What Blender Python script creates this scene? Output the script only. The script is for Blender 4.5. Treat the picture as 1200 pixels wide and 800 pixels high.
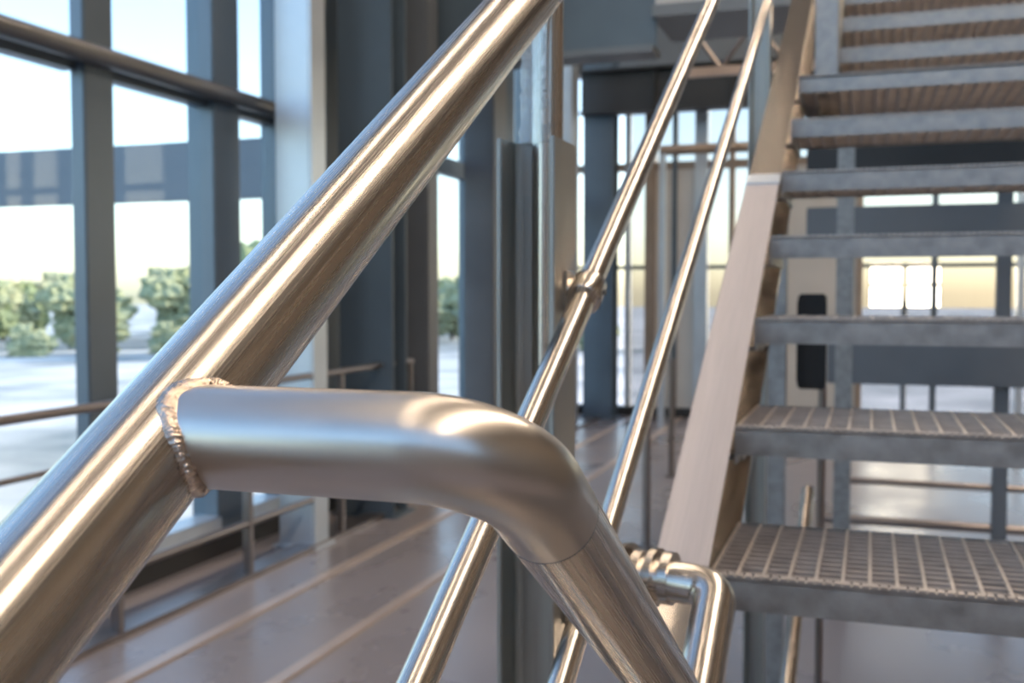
import bpy, bmesh, math, random
from mathutils import Vector, Matrix

random.seed(7)
for o in list(bpy.data.objects):
    bpy.data.objects.remove(o)
C = bpy.context.scene.collection
S = bpy.context.scene

# ------------------------------------------------------------------ camera
CAMZ = 1.6
cd = bpy.data.cameras.new('camera')
cam = bpy.data.objects.new('camera', cd)
C.objects.link(cam)
cam.location = (0, 0, CAMZ)
cam.rotation_euler = (math.pi / 2 - 0.0454, 0, 0.3291)
cd.sensor_width = 36.0
cd.lens = 36.0 * 1228.0 / 1200.0
cd.clip_start = 0.02
cd.clip_end = 600
cd.dof.use_dof = True
cd.dof.focus_distance = 0.56
cd.dof.aperture_fstop = 11.5
S.camera = cam

# ------------------------------------------------------------------ sky, sun, exposure
SUN_AZ = math.radians(62)      # from +Y towards +X
SUN_EL = math.radians(24)
w = bpy.data.worlds.new('sky')
S.world = w
w.use_nodes = True
wn = w.node_tree
wn.nodes.clear()
wo = wn.nodes.new('ShaderNodeOutputWorld')
wb = wn.nodes.new('ShaderNodeBackground')
sk = wn.nodes.new('ShaderNodeTexSky')
sk.sky_type = 'NISHITA'
sk.sun_disc = False
sk.sun_elevation = SUN_EL
sk.sun_rotation = SUN_AZ
sk.air_density = 1.0
sk.dust_density = 1.3
sk.ozone_density = 1.5
wb.inputs['Strength'].default_value = 0.32
wn.links.new(sk.outputs[0], wb.inputs[0])
wn.links.new(wb.outputs[0], wo.inputs[0])

sd = bpy.data.lights.new('sun_offscreen', 'SUN')
sd.energy = 2.4
sd.angle = math.radians(2.0)
sd.color = (1.0, 0.78, 0.56)
sun = bpy.data.objects.new('sun_offscreen', sd)
C.objects.link(sun)
sun.rotation_euler = Vector((-math.sin(SUN_AZ) * math.cos(SUN_EL), -math.cos(SUN_AZ) * math.cos(SUN_EL), -math.sin(SUN_EL))).to_track_quat('-Z', 'Y').to_euler()

S.view_settings.view_transform = 'Standard'
S.view_settings.look = 'None'
S.view_settings.exposure = 0.95
S.view_settings.gamma = 1.0
S.view_settings.use_curve_mapping = False

# ------------------------------------------------------------------ materials
def mat(name, col, rough=0.5, metal=0.0, var=0.15, scale=6.0, bump=0.0, bscale=60.0,
        stretch=(1, 1, 1), uv=False, rvar=0.1, col2=None, emit=None, spec=0.5, coat=0.0, aniso=0.0):
    m = bpy.data.materials.new(name)
    m.use_nodes = True
    nt = m.node_tree
    b = nt.nodes['Principled BSDF']
    tc = nt.nodes.new('ShaderNodeTexCoord')
    mp = nt.nodes.new('ShaderNodeMapping')
    mp.inputs['Scale'].default_value = stretch
    nt.links.new(tc.outputs['UV' if uv else 'Object'], mp.inputs[0])
    n = nt.nodes.new('ShaderNodeTexNoise')
    n.inputs['Scale'].default_value = scale
    n.inputs['Detail'].default_value = 5
    nt.links.new(mp.outputs[0], n.inputs['Vector'])
    r = nt.nodes.new('ShaderNodeValToRGB')
    c2 = col2 or tuple(min(1, c * (1 + var)) for c in col)
    c1 = col if col2 else tuple(c * (1 - var) for c in col)
    r.color_ramp.elements[0].color = (*c1, 1)
    r.color_ramp.elements[1].color = (*c2, 1)
    r.color_ramp.elements[0].position = 0.3
    r.color_ramp.elements[1].position = 0.7
    nt.links.new(n.outputs[0], r.inputs[0])
    nt.links.new(r.outputs[0], b.inputs['Base Color'])
    mr = nt.nodes.new('ShaderNodeMapRange')
    mr.inputs['From Min'].default_value = 0.3
    mr.inputs['From Max'].default_value = 0.7
    mr.inputs['To Min'].default_value = max(0.02, rough * (1 - rvar))
    mr.inputs['To Max'].default_value = min(1, rough * (1 + rvar))
    nt.links.new(n.outputs[0], mr.inputs[0])
    nt.links.new(mr.outputs[0], b.inputs['Roughness'])
    b.inputs['Metallic'].default_value = metal
    b.inputs['Specular IOR Level'].default_value = spec
    if coat:
        b.inputs['Coat Weight'].default_value = coat
        b.inputs['Coat Roughness'].default_value = 0.08
    if bump:
        n2 = nt.nodes.new('ShaderNodeTexNoise')
        n2.inputs['Scale'].default_value = bscale
        n2.inputs['Detail'].default_value = 4
        nt.links.new(mp.outputs[0], n2.inputs['Vector'])
        bp = nt.nodes.new('ShaderNodeBump')
        bp.inputs['Strength'].default_value = bump
        bp.inputs['Distance'].default_value = 0.002
        nt.links.new(n2.outputs[0], bp.inputs['Height'])
        nt.links.new(bp.outputs[0], b.inputs['Normal'])
    if aniso:
        b.inputs['Anisotropic'].default_value = aniso
        tg = nt.nodes.new('ShaderNodeTangent')
        tg.direction_type = 'UV_MAP'
        nt.links.new(tg.outputs[0], b.inputs['Tangent'])
    if emit:
        b.inputs['Emission Color'].default_value = (*emit[0], 1)
        b.inputs['Emission Strength'].default_value = emit[1]
    return m

def glass_mat(name, tint=(0.93, 0.97, 0.98), refl=1.0):
    m = bpy.data.materials.new(name)
    m.use_nodes = True
    nt = m.node_tree
    nt.nodes.clear()
    o = nt.nodes.new('ShaderNodeOutputMaterial')
    t = nt.nodes.new('ShaderNodeBsdfTransparent')
    t.inputs[0].default_value = (*tint, 1)
    g = nt.nodes.new('ShaderNodeBsdfGlossy')
    g.inputs['Roughness'].default_value = 0.02
    lw = nt.nodes.new('ShaderNodeLayerWeight')
    lw.inputs[0].default_value = 0.5
    pw = nt.nodes.new('ShaderNodeMath')
    pw.operation = 'POWER'
    pw.inputs[1].default_value = 5.0
    nt.links.new(lw.outputs['Facing'], pw.inputs[0])
    fr = nt.nodes.new('ShaderNodeMath')
    fr.operation = 'MULTIPLY_ADD'
    fr.inputs[1].default_value = 0.45
    fr.inputs[2].default_value = 0.02
    nt.links.new(pw.outputs[0], fr.inputs[0])
    mu = nt.nodes.new('ShaderNodeMath')
    mu.operation = 'MULTIPLY'
    mu.inputs[1].default_value = refl
    nt.links.new(fr.outputs[0], mu.inputs[0])
    mx = nt.nodes.new('ShaderNodeMixShader')
    nt.links.new(mu.outputs[0], mx.inputs[0])
    nt.links.new(t.outputs[0], mx.inputs[1])
    nt.links.new(g.outputs[0], mx.inputs[2])
    nt.links.new(mx.outputs[0], o.inputs[0])
    return m

M = {}
M['steel'] = mat('brushed_steel', (0.60, 0.545, 0.49), 0.255, 1.0, 0.05, 1.0, 0.007, 1.0, stretch=(6, 900, 1), uv=True, rvar=0.25, aniso=0.0)
M['steel_bend'] = mat('satin_steel', (0.58, 0.535, 0.49), 0.31, 1.0, 0.03, 1.0, 0.004, 1.0, stretch=(30, 60, 1), uv=True, rvar=0.06)
M['weld'] = mat('weld_metal', (0.60, 0.49, 0.41), 0.20, 1.0, 0.3, 300.0, 0.35, 700.0)
M['galv'] = mat('galvanised_steel', (0.33, 0.325, 0.32), 0.48, 0.7, 0.22, 30.0, 0.15, 200.0, rvar=0.25)
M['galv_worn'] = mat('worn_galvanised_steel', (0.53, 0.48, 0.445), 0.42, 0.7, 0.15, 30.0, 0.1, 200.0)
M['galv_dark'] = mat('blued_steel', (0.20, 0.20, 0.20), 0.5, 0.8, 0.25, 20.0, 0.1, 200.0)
M['film'] = mat('protective_film', (0.44, 0.385, 0.365), 0.40, 0.0, 0.06, 8.0, 0.1, 30.0, stretch=(30, 1, 1), coat=0.3)
M['post'] = mat('mill_steel', (0.38, 0.37, 0.34), 0.44, 0.85, 0.14, 5.0, 0.06, 60.0, stretch=(20, 20, 1), rvar=0.3)
M['paint_dark'] = mat('slate_paint', (0.085, 0.115, 0.145), 0.38, 0.0, 0.12, 2.0, spec=0.5)
M['paint_black'] = mat('black_paint', (0.022, 0.023, 0.026), 0.5, 0.0, 0.2, 3.0)
M['paint_grey'] = mat('grey_paint', (0.14, 0.15, 0.165), 0.42, 0.0, 0.12, 2.0)
M['mullion'] = mat('mullion_aluminium', (0.12, 0.15, 0.18), 0.36, 0.35, 0.10, 2.0)
M['transom'] = mat('transom_metal', (0.17, 0.165, 0.165), 0.34, 0.6, 0.08, 2.0)
M['alu'] = mat('pale_aluminium', (0.56, 0.61, 0.66), 0.35, 0.5, 0.06, 3.0)
M['bronze'] = mat('bronze_panel', (0.36, 0.28, 0.22), 0.4, 0.4, 0.12, 3.0)
M['plaster'] = mat('pale_plaster', (0.60, 0.57, 0.53), 0.7, 0.0, 0.06, 2.0)
M['concrete'] = mat('concrete', (0.42, 0.42, 0.42), 0.75, 0.0, 0.12, 1.5)
M['deck'] = mat('deck_concrete', (0.17, 0.19, 0.21), 0.8, 0.0, 0.08, 0.6)
M['floor'] = mat('polished_concrete', (0.25, 0.222, 0.222), 0.30, 0.0, 0.16, 1.2, rvar=0.35, spec=0.6, stretch=(1, 0.6, 1))
M['timber'] = mat('brown_panelling', (0.17, 0.125, 0.09), 0.5, 0.0, 0.18, 1.5, stretch=(6, 6, 0.5))
M['ceiling'] = mat('ceiling_board', (0.30, 0.29, 0.28), 0.8, 0.0, 0.06, 1.0)
M['rod'] = mat('railing_steel', (0.30, 0.26, 0.24), 0.35, 0.9, 0.1, 4.0)
M['strip'] = mat('floor_strip_metal', (0.60, 0.49, 0.42), 0.4, 0.5, 0.08, 4.0)
M['plinth'] = mat('plinth_black', (0.03, 0.028, 0.027), 0.5, 0.0, 0.2, 3.0)
M['black_plastic'] = mat('black_plastic', (0.012, 0.012, 0.013), 0.45, 0.0, 0.2, 8.0)
M['leaf'] = mat('foliage', (0.15, 0.20, 0.10), 0.8, 0.0, 0.4, 1.5, 0.3, 4.0, col2=(0.28, 0.33, 0.18))
M['leaf2'] = mat('foliage_pale', (0.24, 0.28, 0.17), 0.8, 0.0, 0.4, 1.5, 0.3, 4.0, col2=(0.42, 0.44, 0.28))  # leaf greens paled in place of distant haze
M['bark'] = mat('bark', (0.12, 0.09, 0.06), 0.9, 0.0, 0.2, 5.0)
M['ground'] = mat('pale_gravel', (0.20, 0.23, 0.23), 0.9, 0.0, 0.2, 0.22, stretch=(0.8, 0.8, 1), col2=(0.78, 0.77, 0.74))
M['lamp'] = mat('lamp_diffuser', (0.9, 0.85, 0.75), 0.5, emit=((1.0, 0.81, 0.62), 20.0))
M['glow'] = mat('added_glow_face', (0.9, 0.85, 0.75), 0.5, emit=((1.0, 0.84, 0.6), 12.0))  # emission for the added glow behind the far glass, source not known
M['glass'] = glass_mat('clear_glass')
M['glass_far'] = glass_mat('pale_grey_glass', (0.68, 0.68, 0.68))

def wrap_film():
    m = mat('cling_film', (0.85, 0.88, 0.9), 0.08, 0.0, 0.05, 40.0, 0.9, 55.0, stretch=(1, 1, 0.3), spec=0.8)
    nt = m.node_tree
    b = nt.nodes['Principled BSDF']
    t = nt.nodes.new('ShaderNodeBsdfTransparent')
    t.inputs[0].default_value = (0.93, 0.96, 0.97, 1)
    mx = nt.nodes.new('ShaderNodeMixShader')
    mx.inputs[0].default_value = 0.28
    nt.links.new(t.outputs[0], mx.inputs[1])
    nt.links.new(b.outputs[0], mx.inputs[2])
    nt.links.new(mx.outputs[0], nt.nodes['Material Output'].inputs[0])
    return m
M['cling'] = wrap_film()

# ------------------------------------------------------------------ helpers
def link(name, me, m=None, parent=None, smooth=False):
    if m is not None and not me.materials:
        me.materials.append(m)
    o = bpy.data.objects.new(name, me)
    C.objects.link(o)
    if parent is not None:
        o.parent = parent
        o.matrix_parent_inverse = Matrix.Translation(-parent.location) if parent.type == 'EMPTY' else Matrix.Identity(4)
    if smooth:
        for p in me.polygons:
            p.use_smooth = True
    return o

def bm_obj(name, bm, m, parent=None, smooth=False):
    bmesh.ops.recalc_face_normals(bm, faces=bm.faces)
    me = bpy.data.meshes.new(name)
    bm.to_mesh(me)
    bm.free()
    return link(name, me, m, parent, smooth)

def add_box(bm, x0, x1, y0, y1, z0, z1):
    v = [bm.verts.new(p) for p in ((x0, y0, z0), (x1, y0, z0), (x1, y1, z0), (x0, y1, z0),
                                   (x0, y0, z1), (x1, y0, z1), (x1, y1, z1), (x0, y1, z1))]
    for f in ((0, 3, 2, 1), (4, 5, 6, 7), (0, 1, 5, 4), (1, 2, 6, 5), (2, 3, 7, 6), (3, 0, 4, 7)):
        bm.faces.new([v[i] for i in f])
    return v

def box(name, x0, x1, y0, y1, z0, z1, m, parent=None, bevel=0.0):
    bm = bmesh.new()
    add_box(bm, min(x0, x1), max(x0, x1), min(y0, y1), max(y0, y1), min(z0, z1), max(z0, z1))
    if bevel:
        bmesh.ops.bevel(bm, geom=list(bm.edges), offset=bevel, segments=2, affect='EDGES')
    return bm_obj(name, bm, m, parent)

def add_sloped(bm, x0, x1, y0, y1, q, h, s):
    """box along the stair slope: top z = q + s*y, vertical thickness h"""
    v = []
    for y in (y0, y1):
        for x, z in ((x0, -h), (x1, -h), (x1, 0), (x0, 0)):
            v.append(bm.verts.new((x, y, q + s * y + z)))
    for f in ((0, 1, 2, 3), (7, 6, 5, 4), (0, 4, 5, 1), (1, 5, 6, 2), (2, 6, 7, 3), (3, 7, 4, 0)):
        bm.faces.new([v[i] for i in f])

def prism(name, pts, z0, z1, m, parent=None, bevel=0.0):
    """vertical extrusion of a plan polygon"""
    bm = bmesh.new()
    a = [bm.verts.new((x, y, z0)) for x, y in pts]
    b = [bm.verts.new((x, y, z1)) for x, y in pts]
    n = len(pts)
    bm.faces.new(a[::-1])
    bm.faces.new(b)
    for i in range(n):
        bm.faces.new((a[i], a[(i + 1) % n], b[(i + 1) % n], b[i]))
    if bevel:
        bmesh.ops.bevel(bm, geom=list(bm.edges), offset=bevel, segments=2, affect='EDGES')
    return bm_obj(name, bm, m, parent)

def round_path(pts, radii, n=14):
    """polyline with rounded corners"""
    P = [Vector(p) for p in pts]
    out = [P[0]]
    for i in range(1, len(P) - 1):
        R = radii[i - 1]
        a = (P[i - 1] - P[i]).normalized()
        b = (P[i + 1] - P[i]).normalized()
        ang = a.angle(b)
        t = R / math.tan(ang / 2)
        c = P[i] + (a + b).normalized() * (R / math.sin(ang / 2))
        s = P[i] + a * t - c
        e = P[i] + b * t - c
        tot = s.angle(e)
        ax = s.cross(e).normalized()
        for k in range(n + 1):
            out.append(c + Matrix.Rotation(tot * k / n, 3, ax) @ s)
    out.append(P[-1])
    return out

def tube_mesh(name, path, r, seg=32, rfun=None, closed=False):
    P = [Vector(p) for p in path]
    n = len(P)
    bm = bmesh.new()
    uvl = bm.loops.layers.uv.new('UVMap')
    def tan(i):
        if closed:
            return (P[(i + 1) % n] - P[i - 1]).normalized()
        a = P[max(i - 1, 0)]
        b = P[min(i + 1, n - 1)]
        return (b - a).normalized()
    t = tan(0)
    ref = Vector((0, 0, 1)) if abs(t.z) < 0.9 else Vector((1, 0, 0))
    nrm = (ref - t * ref.dot(t)).normalized()
    rings, L, acc = [], [], 0.0
    for i in range(n):
        t = tan(i)
        nrm = (nrm - t * nrm.dot(t)).normalized()
        bi = t.cross(nrm)
        if i:
            acc += (P[i] - P[i - 1]).length
        L.append(acc)
        ring = []
        for k in range(seg):
            a = 2 * math.pi * k / seg
            rr = r if rfun is None else rfun(i, k)
            ring.append(bm.verts.new(P[i] + (nrm * math.cos(a) + bi * math.sin(a)) * rr))
        rings.append(ring)
    m = n if closed else n - 1
    for i in range(m):
        A, B = rings[i], rings[(i + 1) % n]
        for k in range(seg):
            f = bm.faces.new((A[k], A[(k + 1) % seg], B[(k + 1) % seg], B[k]))
            f.smooth = True
            l1 = L[i + 1] if i + 1 < n else L[i] + 0.01
            vs = (k / seg, (k + 1) / seg)
            for lp, (uu, vv) in zip(f.loops, ((L[i], vs[0]), (L[i], vs[1]), (l1, vs[1]), (l1, vs[0]))):
                lp[uvl].uv = (uu, vv * 2 * math.pi * r)
    if not closed:
        for f in (bm.faces.new(rings[0][::-1]), bm.faces.new(rings[-1])):
            for e in f.edges:
                e.smooth = False
    bmesh.ops.recalc_face_normals(bm, faces=bm.faces)
    me = bpy.data.meshes.new(name)
    bm.to_mesh(me)
    bm.free()
    return me

def tube(name, path, r, m, parent=None, seg=32, rfun=None, closed=False):
    return link(name, tube_mesh(name, path, r, seg, rfun, closed), m, parent)

def thing(name, label, cat, loc=(0, 0, 0), group=None, kind=None):
    o = bpy.data.objects.new(name, None)
    C.objects.link(o)
    o.location = loc
    o.empty_display_size = 0.1
    if label:
        o['label'] = label
    if cat:
        o['category'] = cat
    if group:
        o['group'] = group
    if kind:
        o['kind'] = kind
    return o

def tag(o, label=None, cat=None, group=None, kind=None):
    if label:
        o['label'] = label
    if cat:
        o['category'] = cat
    if group:
        o['group'] = group
    if kind:
        o['kind'] = kind
    return o

def struct(o, label=None):
    o['kind'] = 'structure'
    if label:
        o['label'] = label
    return o

# ------------------------------------------------------------------ room shell
XW, YF, XR, YB, ZC = -3.73, 13.6, 6.0, -6.0, 8.4
struct(box('floor', XW - 0.3, XR + 0.3, YB - 0.3, YF + 0.3, -0.3, 0, M['floor']), 'polished pinkish grey concrete hall floor')
struct(box('ceiling', XW - 0.3, XR + 0.3, YB - 0.3, YF + 0.3, ZC, ZC + 0.25, M['ceiling']), 'grey board ceiling high above the stair')
struct(box('wall_right', XR, XR + 0.3, YB - 0.3, YF + 0.3, 0, ZC, M['timber']), 'warm brown panelled side wall of the hall')
struct(box('wall_far', XW - 0.3, XR, YF + 0.05, YF + 0.3, 4.5, ZC, M['paint_grey']), 'dark grey wall above the far glass wall')
struct(box('trim_1', -2.93, -2.865, YB, YF, 0, 0.012, M['strip']), 'pale metal strip in the floor beside the guard railing')
struct(box('trim_2', -2.32, -2.26, YB, YF, 0, 0.012, M['strip']), 'pale metal strip in the floor nearer the stair')
struct(box('trim_3', XW + 0.33, XW + 0.47, YB, YF, 0, 0.03, M['rod']), 'low metal kerb under the guard railing')

# left curtain wall ------------------------------------------------
wl = struct(thing('window_1', None, None, (XW, 4, 0)), 'tall glazed curtain wall with slate mullions and one transom')
YM = [-4.6, -2.4, -0.2, 2.0]
mull = [(y, y + 0.22, 0.16) for y in YM] + [(4.31, 4.53, 0.09), (5.40, 5.68, 0.19), (6.13, 6.32, 0.14),
                                             (8.45, 8.60, 0.2), (9.83, 10.05, 0.2), (11.6, 11.8, 0.2), (13.3, 13.6, 0.2)]
for a, b, d in mull:
    box('mullion', XW - d, XW, a, b, 0.13, ZC, M['mullion'], wl, 0.008)
edges = [YB] + [v for a, b, d in mull for v in (a, b)]
for i in range(0, len(edges) - 1, 2):
    a, b = edges[i], edges[i + 1]
    if b - a < 0.05:
        continue
    box('pane', XW - 0.10, XW - 0.088, a - 0.01, b + 0.01, 0.25, 2.72, M['glass'], wl)
    box('pane', XW - 0.10, XW - 0.088, a - 0.01, b + 0.01, 2.88, 5.5, M['glass'], wl)
    box('pane', XW - 0.10, XW - 0.088, a - 0.01, b + 0.01, 5.62, ZC, M['glass'], wl)
    box('transom_back', XW - 0.14, XW - 0.05, a - 0.01, b + 0.01, 2.72, 2.88, M['mullion'], wl)
    box('sill', XW - 0.16, XW + 0.02, a - 0.01, b + 0.01, 0.13, 0.25, M['alu'], wl, 0.006)
    box('transom_back', XW - 0.14, XW - 0.05, a - 0.01, b + 0.01, 5.5, 5.62, M['mullion'], wl)
tube('transom', [(XW + 0.025, YB, 2.80), (XW + 0.025, 6.3, 2.80)], 0.052, M['transom'], wl, 16)
for yy in (6.4, 7.45, 10.1):
    box('infill_panel', XW - 0.085, XW - 0.02, yy, yy + 0.97, 0.25, ZC, M['paint_dark'], wl)
box('plinth', XW - 0.2, XW - 0.005, YB, YF, 0, 0.13, M['plinth'], wl)

# far curtain wall ---------------------------------------------------
wf = struct(thing('window_2', None, None, (0, YF, 0)), 'far glazed end wall with closely set vertical fins')
fx = -3.05
k = 0
fins = []
while fx < XR:
    wd = (0.07, 0.12, 0.06, 0.16)[k % 4]
    big = fx > -1.2
    pitch = (0.28, 0.34, 0.30, 0.42)[k % 4] if not big else (0.93, 0.85)[k % 2]
    box('fin', fx, fx + (wd if not big else 0.07), YF - (0.18 if k % 2 else 0.1), YF + 0.04, 0.12, 4.5, (M['alu'], M['bronze'], M['mullion'])[k % 3], wf)
    fins.append((fx, fx + wd, fx + pitch))
    fx += pitch
    k += 1
for a, b, c in fins:
    gm = M['glass_far']
    box('pane', a, c, YF + 0.0, YF + 0.012, 0.12, 3.2, gm, wf)
    box('pane', a, c, YF + 0.0, YF + 0.012, 3.3, 4.5, gm, wf)
    if a < -0.9 and int(a * 100) % 2 == 0:
        box('blind', b, c, YF - 0.07, YF - 0.05, 0.12, 3.2, M['plaster'], wf)
box('transom', XW, XR, YF - 0.08, YF + 0.06, 3.2, 3.3, M['bronze'], wf)
box('transom', XW, XR, YF - 0.03, YF + 0.05, 1.92, 1.97, M['mullion'], wf)
box('plinth', XW, XR, YF - 0.12, YF + 0.1, 0, 0.12, M['plinth'], wf)

# curtain wall behind the camera ------------------------------------
wr = struct(thing('window_3', None, None, (1, YB, 0)), 'glazed end wall with slate mullions')
x = XW
while x < XR - 0.1:
    x1 = min(x + 2.0, XR)
    box('mullion', x, x + 0.14, YB - 0.16, YB, 3.38, ZC, M['mullion'], wr)
    for z0, z1 in ((3.5, 5.5), (5.62, ZC)):
        box('pane', x + 0.13, x1 + 0.01, YB - 0.1, YB - 0.088, z0, z1, M['glass'], wr)
    for z0 in (3.38, 5.5):
        box('transom', x + 0.13, x1 + 0.01, YB - 0.14, YB - 0.03, z0, z0 + 0.12, M['mullion'], wr)
    x += 2.0
struct(box('wall_back', XW - 0.3, XR + 0.3, YB - 0.3, YB, 0, 3.4, M['concrete']), 'grey concrete end wall below the high glazing')

# ------------------------------------------------------------------ outside
g = struct(box('ground', -320, 320, -320, 320, -2.7, -2.4, M['ground']), 'pale gravel ground below the windows')

def crown_mesh(seed, m):
    rnd = random.Random(seed)
    bm = bmesh.new()
    for i in range(9):
        a = rnd.uniform(0, 6.28)
        rr = rnd.uniform(0, 1.5)
        ctr = Vector((math.cos(a) * rr, math.sin(a) * rr, 2.4 + rnd.uniform(-0.8, 2.0) - rr * 0.3))
        ret = bmesh.ops.create_icosphere(bm, subdivisions=3, radius=rnd.uniform(0.9, 1.5))
        for v in ret['verts']:
            d = v.co.normalized()
            j = 1 + 0.28 * math.sin(d.x * 9 + i) * math.sin(d.y * 8 + 2 * i) + 0.2 * math.sin(d.z * 14 + i) + rnd.uniform(-0.12, 0.12)
            v.co = v.co * j + ctr
    me = bpy.data.meshes.new('crown')
    bm.to_mesh(me)
    bm.free()
    me.materials.append(m)
    return me

crowns = [crown_mesh(i, M['leaf'] if i % 2 else M['leaf2']) for i in range(4)]
trunk_me = tube_mesh('trunk', [(0, 0, -0.1), (0.06, 0.02, 1.0), (0.0, 0.05, 2.4)], 0.16, 8)
trunk_me.materials.append(M['bark'])
TL = {0: 'round pale green tree in the belt across the gravel', 1: 'round deep green tree in the belt across the gravel'}

def tree(x, y, sc, kind, label=None, group='trees in the belt beyond the gravel'):
    t = thing('tree', label or TL[kind % 2], 'tree', (x, y, -2.4), group)
    t.scale = (sc * 1.15, sc * 1.15, sc)
    t.rotation_euler = (0, 0, random.uniform(0, 6.28))
    for nm, me in (('crown', crowns[kind]), ('trunk', trunk_me)):
        o = bpy.data.objects.new(nm, me)
        C.objects.link(o)
        o.parent = t
    return t

for row, (R0, step) in enumerate(((82, 5.2), (91, 4.7), (100, 4.3), (109, 3.9))):
    for i in range(int(104 / step)):
        az = -62 + i * step + (row % 2) * 2.3 + random.uniform(-0.2, 0.2)
        if -13 < az < 9:
            continue
        az = math.radians(az)
        tree(math.sin(az) * R0, math.cos(az) * R0, random.uniform(0.9, 1.1), random.randrange(4))
for i in range(32):
    az = math.radians(-63 + i * 3.25 + random.uniform(-0.2, 0.2))
    if -13 < math.degrees(az) < 9:
        continue
    bsh = thing('bush', 'low pale green bush along the foot of the tree belt', 'bush', (math.sin(az) * 74, math.cos(az) * 74, -2.4), 'bushes along the tree belt')
    k = random.uniform(0.9, 1.05)
    bsh.scale = (k * 0.66, k * 0.66, k * 0.5)
    for nm, me in (('foliage', crowns[random.randrange(4)]), ('stem', trunk_me)):
        o = bpy.data.objects.new(nm, me)
        C.objects.link(o)
        o.parent = bsh
        if nm == 'foliage':
            o.location = (0, 0, -0.9)
tree(-37.5, 57, 1.35, 1, 'tall dark green tree standing alone on the gravel before the belt', None)
# elevated road deck outside
br = thing('elevated_deck', 'grey concrete deck spanning beyond the left windows', 'bridge', (-24, 17, -2.4))
box('deck_slab', -60, -8.8, 16.0, 20.0, 3.85, 4.32, M['deck'], br)
box('edge_beam', -60, -8.8, 15.98, 16.25, 3.28, 3.85, M['deck'], br)
for px in (-52, -38, -22):
    box('pier', px, px + 0.9, 17.4, 18.6, -2.4, 3.86, M['concrete'], br)
# made-up emitter giving the bright glow past the far wall
fl = thing('added_glow', 'added glow in four bright warm squares behind the far glass wall', 'added_glow', (0.55, 19.0, -2.4))
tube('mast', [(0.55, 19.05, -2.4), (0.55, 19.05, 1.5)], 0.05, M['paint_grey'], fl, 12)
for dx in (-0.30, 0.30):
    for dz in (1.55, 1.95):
        h = box('glow_back', 0.55 + dx - 0.27, 0.55 + dx + 0.27, 18.9, 19.05, dz - 0.19, dz + 0.19, M['paint_black'], fl, 0.02)
        box('lens', 0.55 + dx - 0.25, 0.55 + dx + 0.25, 18.88, 18.9, dz - 0.17, dz + 0.17, M['glow'], h)  # glowing face added for the brightness behind the far glass
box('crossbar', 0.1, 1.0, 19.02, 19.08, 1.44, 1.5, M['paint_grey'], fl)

# ------------------------------------------------------------------ guard railing along the window
gr = thing('guard_railing', 'low steel guard railing with thin horizontal rods along the window wall', 'railing', (-3.3, 5, 0.03))
for y in (-1.5, -0.4, 0.69, 1.78, 2.87, 3.97, 5.06, 6.15, 7.24):
    box('post', -3.325, -3.275, y - 0.02, y + 0.02, 0.03, 1.08, M['rod'], gr, 0.004)
for z, r in ((1.09, 0.022), (0.84, 0.014), (0.58, 0.014), (0.31, 0.022)):
    tube('rail', [(-3.3, -1.6, z), (-3.3, 7.3, z)], r, M['rod'], gr, 14)

# ------------------------------------------------------------------ columns
def h_column(name, label, x0, x1, y0, y1, z0, z1, m, t=0.02, along='x', plate=True, side=None):
    o = thing(name, label, 'column', ((x0 + x1) / 2, (y0 + y1) / 2, z0))
    if along == 'x':      # flanges on the x ends, web across
        ym = (y0 + y1) / 2
        box('flange', x0, x0 + t, y0, y1, z0, z1, m, o, 0.003)
        box('flange', x1 - t, x1, y0, y1, z0, z1, side or m, o, 0.003)
        box('web', x0 + t * 0.5, x1 - t * 0.5, ym - t / 2, ym + t / 2, z0, z1, m, o)
    else:
        xm = (x0 + x1) / 2
        box('flange', x0, x1, y0, y0 + t, z0, z1, m, o, 0.003)
        box('flange', x0, x1, y1 - t, y1, z0, z1, m, o, 0.003)
        box('web', xm - t / 2, xm + t / 2, y0 + t * 0.5, y1 - t * 0.5, z0, z1, side or m, o)
    if plate:
        box('base_plate', x0 - 0.04, x1 + 0.04, y0 - 0.04, y1 + 0.04, z0, z0 + 0.02, m, o)
    return o

def box_column(label, x0, x1, y0, y1, z1, m):
    o = thing('column', label, 'column', ((x0 + x1) / 2, (y0 + y1) / 2, 0))
    box('shaft', x0, x1 - 0.012, y0, y1, 0, z1, m, o, 0.006)
    box('side_cladding', x1 - 0.012, x1, y0 + 0.004, y1, 0, z1, m, o)
    box('base_plate', x0 - 0.03, x1 + 0.03, y0 - 0.03, y1 + 0.03, 0, 0.016, m, o)
    return o

box_column('pale aluminium clad column beside the guard railing', -3.53, -3.275, 5.76, 5.94, ZC, M['alu'])
h_column('steel_column', 'slate blue steel column behind the pale clad column', -3.62, -3.20, 6.75, 7.0, 0, ZC, M['paint_dark'], 0.025, 'y')
box_column('dark grey clad column before the bright window strip', -3.56, -3.34, 7.72, 7.92, ZC, M['paint_grey'])
box_column('broad grey clad column past the bright window strip', -3.60, -3.3, 9.15, 9.5, ZC, M['paint_grey'])
box_column('pale clad column before the far slate column', -3.66, -3.38, 12.1, 12.4, ZC, M['alu'])
h_column('steel_column', 'slate blue steel column in front of the far glass wall', -3.48, -3.09, 13.0, 13.3, 0, 4.6, M['paint_dark'], 0.025, 'y')

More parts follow.
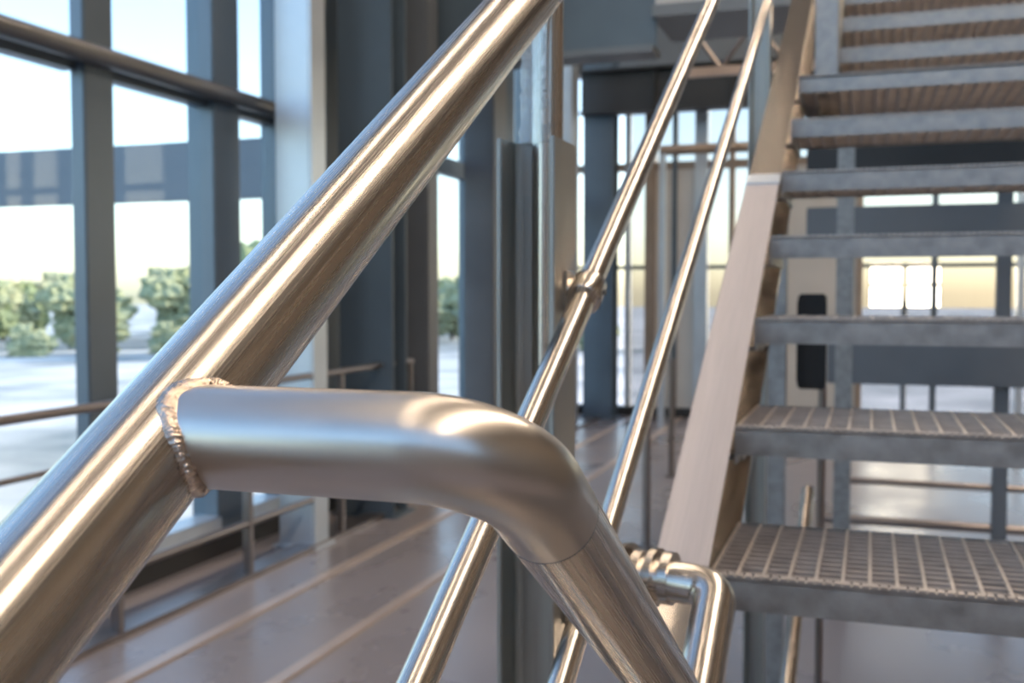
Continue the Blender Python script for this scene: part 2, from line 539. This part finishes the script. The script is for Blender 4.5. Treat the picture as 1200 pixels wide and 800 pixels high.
# ------------------------------------------------------------------ beams overhead
def i_beam_x(name, label, x0, x1, y0, y1, z0, z1, m, t=0.03, low=None):
    o = thing(name, label, 'beam', ((x0 + x1) / 2, (y0 + y1) / 2, z0))
    ym = (y0 + y1) / 2
    box('lower_flange', x0, x1, y0, y1, z0, z0 + t, low or m, o)
    box('upper_flange', x0, x1, y0, y1, z1 - t, z1, m, o)
    box('web', x0, x1, ym - 0.012, ym + 0.012, z0 + t * 0.5, z1 - t * 0.5, m, o)
    n = max(2, int((x1 - x0) / 0.9))
    for i in range(1, n):
        xx = x0 + (x1 - x0) * i / n
        box('stiffener', xx - 0.01, xx + 0.01, y0 + 0.02, ym, z0 + t, z1 - t, m, o)
    return o

i_beam_x('steel_beam', 'dark slate steel beam running across below the ceiling', -3.6, -1.58, 7.9, 8.2, 3.43, 4.5, M['paint_dark'], 0.05, M['paint_grey'])
sl = thing('concrete_slab_edge', 'pale floor slab end above the web joist', 'slab', (-1.0, 8.4, 3.6))
box('slab', -1.58, -0.1, 8.0, 8.8, 3.78, 4.2, M['concrete'], sl)
box('edge_angle', -1.6, -0.1, 7.97, 8.82, 3.70, 3.79, M['paint_grey'], sl)
i_beam_x('steel_beam', 'black steel beam in front of the far glass wall', -3.5, 5.9, 12.85, 13.1, 3.85, 4.4, M['paint_black'], 0.03)
tj = thing('web_joist', 'open web steel joist with slanting bars under the slab', 'joist', (-1.3, 10.0, 3.7))
box('top_chord', -1.69, 0.4, 9.97, 10.03, 4.10, 4.17, M['rod'], tj)
box('bottom_chord', -1.69, 0.4, 9.96, 10.04, 3.64, 3.72, M['strip'], tj)
x = -1.65
i = 0
while x < 0.2:
    a, b = (3.7, 4.12) if i % 2 else (4.12, 3.7)
    tube('bar', [(x, 10, a), (x + 0.3, 10, b)], 0.022, M['rod'], tj, 8)
    x += 0.3
    i += 1
hr = thing('cross_railing', 'bronze cross rail on slim posts before the far glass wall', 'railing', (-1.9, 12.3, 0))
tube('rail', [(-2.36, 12.3, 3.28), (-0.2, 12.3, 3.28)], 0.06, M['bronze'], hr, 12)
for xx in (-2.33, -1.3, -0.25):
    box('post', xx - 0.035, xx + 0.035, 12.26, 12.34, 0, 3.28, M['alu'], hr)
for nm, xx, yy in (('a', -1.32, 6.5), ('b', -1.63, 9.1)):
    t = thing('bollard_post', 'slim steel post standing on the floor ' + ('nearer the stair' if nm == 'a' else 'farther down the hall'), 'post', (xx, yy, 0))
    tube('shaft', [(xx, yy, 0), (xx, yy, 1.02)], 0.026, M['rod'], t, 14)
    tube('foot', [(xx, yy, 0), (xx, yy, 0.012)], 0.06, M['rod'], t, 18)
    tube('cap', [(xx, yy, 1.015), (xx, yy, 1.03)], 0.03, M['rod'], t, 14)

# ------------------------------------------------------------------ frame seen behind the treads
pf = thing('steel_frame', 'dark steel portal frame with wide rails behind the stair', 'frame', (0.3, 7.2, 0))
for xx in (-0.205, 0.745, 1.695):
    box('post', xx, xx + 0.085, 7.15, 7.25, 0, 4.1, M['paint_grey'], pf, 0.006)
box('rail_panel', -0.26, 1.75, 7.1, 7.2, 1.02, 1.32, M['paint_grey'], pf, 0.006)
box('rail_panel', -0.40, 1.75, 7.1, 7.2, 1.95, 2.16, M['paint_grey'], pf, 0.006)
box('header', -0.40, 1.75, 7.05, 7.3, 2.38, 3.0, M['paint_black'], pf, 0.006)
tube('cable_rail', [(-0.2, 7.2, 0.375), (1.75, 7.2, 0.375)], 0.022, M['rod'], pf, 10)
tube('cable_rail', [(-0.30, 7.2, 0.115), (1.75, 7.2, 0.115)], 0.03, M['rod'], pf, 10)
bb = thing('control_box', 'black box on a slim stand seen between the lower treads', 'box', (-0.135, 3.34, 0))
box('housing', -0.208, -0.125, 3.3, 3.38, 1.31, 1.60, M['black_plastic'], bb, 0.006)
box('lid', -0.21, -0.123, 3.295, 3.3, 1.33, 1.58, M['black_plastic'], bb, 0.002)
tube('stand', [(-0.135, 3.345, 0), (-0.135, 3.345, 1.32)], 0.012, M['rod'], bb, 10)
tube('foot', [(-0.115, 3.345, 0), (-0.115, 3.345, 0.015)], 0.07, M['rod'], bb, 20)
ip = thing('slanting_pipe', 'pale slanting pipe under the stair parallel to the stringer', 'pipe', (-0.19, 2.6, 0))
tube('pipe', round_path([(-0.19, 1.75, 0.0), (-0.19, 1.75, 0.16), (-0.19, 3.67, 0.925)], [0.08]), 0.022, M['steel'], ip, 18)
tube('end_cap', [(-0.19, 3.66, 0.921), (-0.19, 3.675, 0.927)], 0.024, M['steel'], ip, 18)
tube('foot', [(-0.19, 1.75, 0.0), (-0.19, 1.75, 0.012)], 0.05, M['steel'], ip, 18)

# ------------------------------------------------------------------ staircase
G, RS, SL = 0.28, 0.1626, 0.5807
XT0, XT1 = -0.194, 1.0
Y1, Z1 = 1.38, 1.6 - 0.369
TD, TH = 0.335, 0.046
QN = Z1 - SL * Y1                 # nosing line

st = thing('staircase', 'open riser steel staircase with grating treads', 'staircase', (0.4, -0.5, 0))

def tread_parts(x0, x1, depth):
    W = x1 - x0
    out = {}
    bm = bmesh.new()
    add_box(bm, 0, W, 0, 0.005, -TH, -0.002)
    out['front_plate'] = (bm, M['galv'])
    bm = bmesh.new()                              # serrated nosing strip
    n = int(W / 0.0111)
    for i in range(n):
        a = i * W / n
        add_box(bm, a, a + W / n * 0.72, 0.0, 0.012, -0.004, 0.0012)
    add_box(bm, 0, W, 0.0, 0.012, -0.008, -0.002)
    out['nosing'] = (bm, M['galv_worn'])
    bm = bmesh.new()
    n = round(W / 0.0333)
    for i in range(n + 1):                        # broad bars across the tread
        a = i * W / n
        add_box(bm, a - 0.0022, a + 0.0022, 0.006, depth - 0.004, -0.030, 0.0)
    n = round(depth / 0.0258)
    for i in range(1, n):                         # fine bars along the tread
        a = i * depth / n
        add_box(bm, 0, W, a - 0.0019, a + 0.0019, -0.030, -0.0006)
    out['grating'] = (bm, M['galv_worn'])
    bm = bmesh.new()
    add_box(bm, 0, W, depth - 0.004, depth, -0.034, -0.001)
    out['back_bar'] = (bm, M['galv'])
    bm = bmesh.new()
    add_box(bm, -0.004, 0.0, 0.0, depth, -0.06, -0.002)
    out['end_plate'] = (bm, M['galv'])
    meshes = {}
    for k, (bm, m) in out.items():
        bmesh.ops.recalc_face_normals(bm, faces=bm.faces)
        me = bpy.data.meshes.new(k)
        bm.to_mesh(me)
        bm.free()
        me.materials.append(m)
        meshes[k] = me
    return meshes

def place_tread(meshes, x0, x1, y, z):
    # the front plate carries the tread; grating, nosing, bars and plates are its pieces
    t = bpy.data.objects.new('tread', meshes['front_plate'])
    C.objects.link(t)
    t.parent = st
    t.matrix_parent_inverse = Matrix.Translation(-st.location)
    t.location = (x0, y, z)
    for k in ('grating', 'nosing', 'back_bar', 'end_plate', 'end_plate'):
        o = bpy.data.objects.new(k, meshes[k])
        C.objects.link(o)
        o.parent = t
        if k in ('grating', 'nosing'):
            o['kind'] = 'stuff'
    o.location = (x1 - x0 + 0.004, 0, 0)
    return t

tm = tread_parts(XT0, XT1, TD)
for k in range(-5, 7):
    place_tread(tm, XT0, XT1, Y1 + (k - 1) * G, Z1 + (k - 1) * RS)
lm = tread_parts(XT0, XT1, 0.62)
place_tread(lm, XT0, XT1, Y1 + 6 * G, Z1 + 6 * RS)
X2 = -0.10
t2 = tread_parts(X2, XT1, TD)
Y8 = Y1 + 7.5 * G
for k in range(8, 15):
    place_tread(t2, X2, XT1, Y8 + (k - 8) * G, Z1 + (k - 1) * RS)

def stringer(x_web, x_edge, y0, y1, q, depth=0.25, t=0.006, m=None):
    """channel: web at x_web, flanges reaching x_edge"""
    s = 1 if x_edge > x_web else -1
    m = m or M['steel']
    bm = bmesh.new()
    add_sloped(bm, min(x_web, x_edge), max(x_web, x_edge), y0, y1, q, t, SL)
    add_sloped(bm, min(x_web, x_edge), max(x_web, x_edge), y0, y1, q - depth + t, t, SL)
    add_sloped(bm, min(x_web, x_web + s * t), max(x_web, x_web + s * t), y0, y1, q - t * 0.5, depth - t * 0.5, SL)
    return bm_obj('stringer', bm, m, st)

sL = stringer(-0.268, -0.1985, -0.72, 4.9, QN + 0.004, m=M['steel'])
bm = bmesh.new()
add_sloped(bm, -0.2695, -0.1975, 1.385, 2.44, QN + 0.0055, 0.0015, SL)
add_sloped(bm, -0.2705, -0.2685, 1.385, 2.44, QN + 0.0055, 0.016, SL)
pfm = bm_obj('protective_film', bm, M['film'], sL)
pfm['label'] = 'pale pinkish protective film on the stringer flange'
bm = bmesh.new()
add_sloped(bm, -0.2705, -0.1965, 2.43, 2.47, QN + 0.010, 0.006, SL)
bm_obj('film_end_tape', bm, M['alu'], sL)
stringer(1.072, 1.005, -0.72, 3.28, QN + 0.004, m=M['post'])
Q2 = Z1 + 7 * RS - SL * Y8
stringer(X2 - 0.06, X2 - 0.004, Y8 - 0.12, Y8 + 2.1, Q2 + 0.004, m=M['post'])
stringer(1.072, 1.005, Y8 - 0.12, Y8 + 2.1, Q2 + 0.004, m=M['post'])
# brackets that carry the treads on the stringer webs
for k in range(0, 8):
    yy, zz = Y1 + (k - 1) * G, Z1 + (k - 1) * RS
    bm = bmesh.new()
    add_box(bm, -0.262, -0.19, yy + 0.05, yy + 0.09, zz - 0.062, zz - 0.056)
    add_box(bm, -0.262, -0.256, yy + 0.05, yy + 0.09, zz - 0.11, zz - 0.056)
    bm_obj('bracket', bm, M['galv'], st)
# newel of the upper flight, top deck
box('newel_post', -0.162, -0.098, 3.2, 3.27, Z1 + 6 * RS, 3.9, M['galv'], st, 0.004)
box('top_deck', X2, XT1, Y8 + 7 * G, Y8 + 7 * G + 1.1, Z1 + 14 * RS - 0.2, Z1 + 14 * RS - 0.12, M['galv'], st)
for xx in (-0.16, 0.98):
    box('support_leg', xx, xx + 0.08, 5.4, 5.48, 0, Z1 + 11 * RS, M['galv'], st)
for xx in (-0.285, 0.98):
    box('support_leg', xx, xx + 0.05, 3.20, 3.26, 0, Z1 + 6 * RS - 0.25, M['galv'], st)

# ------------------------------------------------------------------ stair railing (the subject)
RX = -0.28
RQ, RSL, RR = 1.6 - 0.2923, 0.6324, 0.0254      # top rail
rl = thing('stair_railing', 'brushed stainless stair railing with thick welded handrail and thin mid rails', 'railing', (RX, -0.5, 0))
top = tube('top_rail', [(RX, y, RQ + RSL * y) for y in (-0.45, 0.0, 0.3, 0.368, 0.6, 1.2, 2.2, 3.6)], RR, M['steel'], rl, 96)
top['label'] = 'thick brushed stainless handrail tube'

LY, LZ, LR, LX, LS = 0.368, 1.6 - 0.059, 0.0215, -0.128, 0.6324
ld = Vector((0, 1, -LS)).normalized()
BR = 0.038
full = round_path([(RX, LY, LZ), (LX, LY, LZ), tuple(Vector((LX, LY, LZ)) + ld * 0.4)], [BR], 28)
p0 = full[-2] + ld * 0.027
bend = full[:-1] + [p0]
rb = tube('return_bend', bend, LR, M['steel_bend'], rl, 80)
rb['label'] = 'horizontal return tube bent downwards, satin finish'
ye = 0.885
corner = Vector((LX, ye, LZ - LS * (ye - LY)))
zt = Z1 + (-2) * RS
drop = round_path([tuple(p0), tuple(corner), (LX, ye, zt + 0.0)], [0.07], 16)
dr = tube('drop_rail', drop, LR * 0.997, M['steel'], rl, 80)
tube('foot_flange', [(LX, ye, zt), (LX, ye, zt + 0.008)], 0.045, M['steel'], rl, 32)
# fine butt joint between bend and drop rail
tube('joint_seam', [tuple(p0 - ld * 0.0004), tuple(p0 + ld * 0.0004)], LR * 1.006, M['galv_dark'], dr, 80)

# weld bead round the branch: a rippled fillet between the two tubes
ud = Vector((0, 1, RSL)).normalized()
rnd = random.Random(3)
NB, NK, WB = 300, 9, 0.0043
def rail_x(dy, dz):
    d = dy * (-ud.z) + dz * ud.y + off             # distance from the rail axis, in its plane
    return RX + math.sqrt(max(1e-9, RR * RR - d * d)), d
off = (LZ - (RQ + RSL * LY)) * ud.y
bm = bmesh.new()
rows = []
for i in range(NB):
    a = 2 * math.pi * i / NB
    ca, sa = math.cos(a), math.sin(a)
    wob = 1 + 0.12 * math.sin(3 * a + 1) + 0.08 * math.sin(11 * a)
    wa = WB * wob
    xj, _ = rail_x(LR * ca, LR * sa)
    _, dd = rail_x(LR * ca, LR * sa)
    nl = Vector((0, ca, sa))
    nr = Vector((math.sqrt(max(0, 1 - (dd / RR) ** 2)), -ud.z * dd / RR, ud.y * dd / RR))
    J = Vector((xj, LY + LR * ca, LZ + LR * sa))
    tg = nl - nr * nl.dot(nr)
    tg = tg.normalized() if tg.length > 1e-4 else Vector((-1, 0, 0))
    A = J + tg * wa
    axp = Vector((RX, 0, RQ))
    axp = axp + ud * (A - axp).dot(ud)
    A = axp + (A - axp).normalized() * RR
    B = Vector((xj + wa * 0.9, LY + LR * ca, LZ + LR * sa))
    nn = (nl + nr).normalized()
    row = []
    for k in range(NK):
        t = k / (NK - 1)
        p = A.lerp(B, t)
        prof = math.sin(math.pi * t)
        rip = math.sin(2 * math.pi * (i * 61 / NB + 0.45 * math.sin(i * 0.17) + 0.3 * math.sin(i * 0.41)) + 2.2 * prof)
        h = 0.0012 * prof + (0.00024 * rip * (1 + 0.6 * math.sin(i * 0.23)) + 0.00026 * rnd.uniform(-1, 1)) * min(1, prof * 1.6)
        row.append(bm.verts.new(p + nn * (h - 0.0002)))
    rows.append(row)
for i in range(NB):
    Ar, Br = rows[i], rows[(i + 1) % NB]
    for k in range(NK - 1):
        bm.faces.new((Ar[k], Ar[k + 1], Br[k + 1], Br[k])).smooth = True
wbd = bm_obj('weld_bead', bm, M['weld'], top)
wbd['label'] = 'rippled bronze-tinted weld bead'

# mid rails
def mid_rail(q, s, y0, y1, r=0.0131):
    return tube('mid_rail', [(RX, y0 + (y1 - y0) * i / 6, q + s * (y0 + (y1 - y0) * i / 6)) for i in range(7)], r, M['steel'], rl, 40)
MR = ((1.6 - 0.6308, 0.5971), (1.6 - 0.943, 0.5833))
for q, s in MR:
    mid_rail(q, s, -0.2, 3.6)

# H posts with clamps
def h_post(y0, ztop):
    x0, x1, y1, t = -0.362, -0.30, y0 + 0.08, 0.0055
    ym = (y0 + y1) / 2 + 0.008
    f = 0.007
    pts = [(x0, y0), (x0 + t, y0)]
    # inner fillets at the web
    pts += [(x0 + t, ym - t / 2 - f), (x0 + t + f * 0.3, ym - t / 2 - f * 0.3), (x0 + t + f, ym - t / 2),
            (x1 - t - f, ym - t / 2), (x1 - t - f * 0.3, ym - t / 2 - f * 0.3), (x1 - t, ym - t / 2 - f), (x1 - t, y0), (x1, y0),
            (x1, y1), (x1 - t, y1), (x1 - t, ym + t / 2 + f), (x1 - t - f, ym + t / 2), (x0 + t + f, ym + t / 2),
            (x0 + t, ym + t / 2 + f), (x0 + t, y1), (x0, y1)]
    p = prism('post', pts, 0.0, ztop, M['post'], rl, 0.0012)
    box('base_plate', x0 - 0.03, x1 + 0.012, y0 - 0.03, y1 + 0.03, 0, 0.012, M['post'], p)
    for q, s in MR:
        yc = y0 + 0.05
        zc = q + s * yc
        if zc < 0.1 or zc > ztop - 0.02:
            continue
        u = Vector((0, 1, s)).normalized()
        c = Vector((RX, yc, zc))
        def prof(i, k):
            return 0.0186 if 0 < i < 5 else 0.017
        cl = tube('clamp', [tuple(c + u * d) for d in (-0.0165, -0.0148, -0.006, 0.006, 0.0148, 0.0165)], 0.017, M['steel'], rl, 32, prof)
        tube('clamp_stem', [(-0.302, yc, zc), (RX, yc, zc)], 0.0145, M['steel'], cl, 20)
        box('clamp_plate', -0.3005, -0.2965, yc - 0.016, yc + 0.016, zc - 0.022, zc + 0.022, M['steel'], cl, 0.001)
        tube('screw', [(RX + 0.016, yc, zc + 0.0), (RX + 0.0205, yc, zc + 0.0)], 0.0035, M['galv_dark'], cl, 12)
    # pipe from post to handrail
    xp, yp = -0.322, ym
    zr = RQ + RSL * yp
    sp = tube('post_pipe', round_path([(xp, yp, ztop - 0.25), (xp, yp, zr - 0.06), (RX, yp + 0.0, zr - 0.005)], [0.03], 8), 0.0165, M['steel'], rl, 28)
    r2 = random.Random(int(y0 * 100))
    js = [[r2.uniform(-1, 1) for _ in range(24)] for _ in range(20)]
    fm = tube('plastic_film', [(xp - 0.009, yp, ztop - 0.002 + (zr - 0.1 - ztop) * i / 19) for i in range(20)], 0.0205, M['cling'], sp, 24,
              lambda i, k: 0.0195 + 0.0022 * js[i][k] + (0.004 * max(0, 1 - i / 4) if math.cos(2 * math.pi * k / 24 + 1) > -0.2 else 0))
    fm['label'] = 'crumpled clear plastic film wrapped round the pipe'
    return p

h_post(1.01, 1.758)
h_post(3.30, 1.758 + 2.29 * 0.6)
h_post(-0.42, 0.94)

# ------------------------------------------------------------------ lower elbow handrail at the stringer end
el = thing('elbow_handrail', 'polished elbow handrail with ringed coupling at the foot of the stringer film', 'handrail', (-0.167, 0.2, 0))
EX, EY, EZ = -0.155, 1.150, 1.6 - 0.324
es = 0.585
ep = round_path([(-0.266, EY + 0.02, EZ + 0.004), (EX, EY, EZ), (EX, EY - 0.85, EZ - 0.85 * es), (EX, EY - 0.85, Z1 - 5 * RS + 0.0)], [0.03, 0.05], 18)
tube('tube', ep, 0.0235, M['steel'], el, 64)
for i, (xx, rr, ww) in enumerate(((-0.205, 0.0235, 0.010), (-0.222, 0.026, 0.008), (-0.239, 0.0235, 0.010), (-0.256, 0.029, 0.006))):
    tube('coupling_ring', [(xx, EY + 0.014, EZ + 0.003), (xx - ww, EY + 0.0155, EZ + 0.003)], rr * 1.28, M['steel'], el, 40)
tube('foot_flange', [(EX, EY - 0.85, Z1 - 5 * RS - 0.002), (EX, EY - 0.85, Z1 - 5 * RS + 0.008)], 0.04, M['steel'], el, 24)

# ------------------------------------------------------------------ ceiling lamps
for xx, hw, lab in ((-1.9, 0.05, 'slim warm linear ceiling lamp on the window side of the stair'), (1.75, 0.17, 'broad warm linear ceiling lamp above the stair')):
    zl = 7.9
    lp = thing('linear_lamp_offscreen', lab, 'lamp', (xx, 1.0, zl))
    box('housing', xx - hw - 0.03, xx + hw + 0.03, -5.5, 11.5, zl, zl + 0.08, M['paint_grey'], lp)
    box('diffuser', xx - hw, xx + hw, -5.45, 11.45, zl - 0.015, zl, M['lamp'], lp)
    for yy in (-4.5, -0.5, 3.5, 7.5, 11):
        tube('hanger', [(xx, yy, zl + 0.07), (xx, yy, ZC)], 0.006, M['paint_grey'], lp, 8)
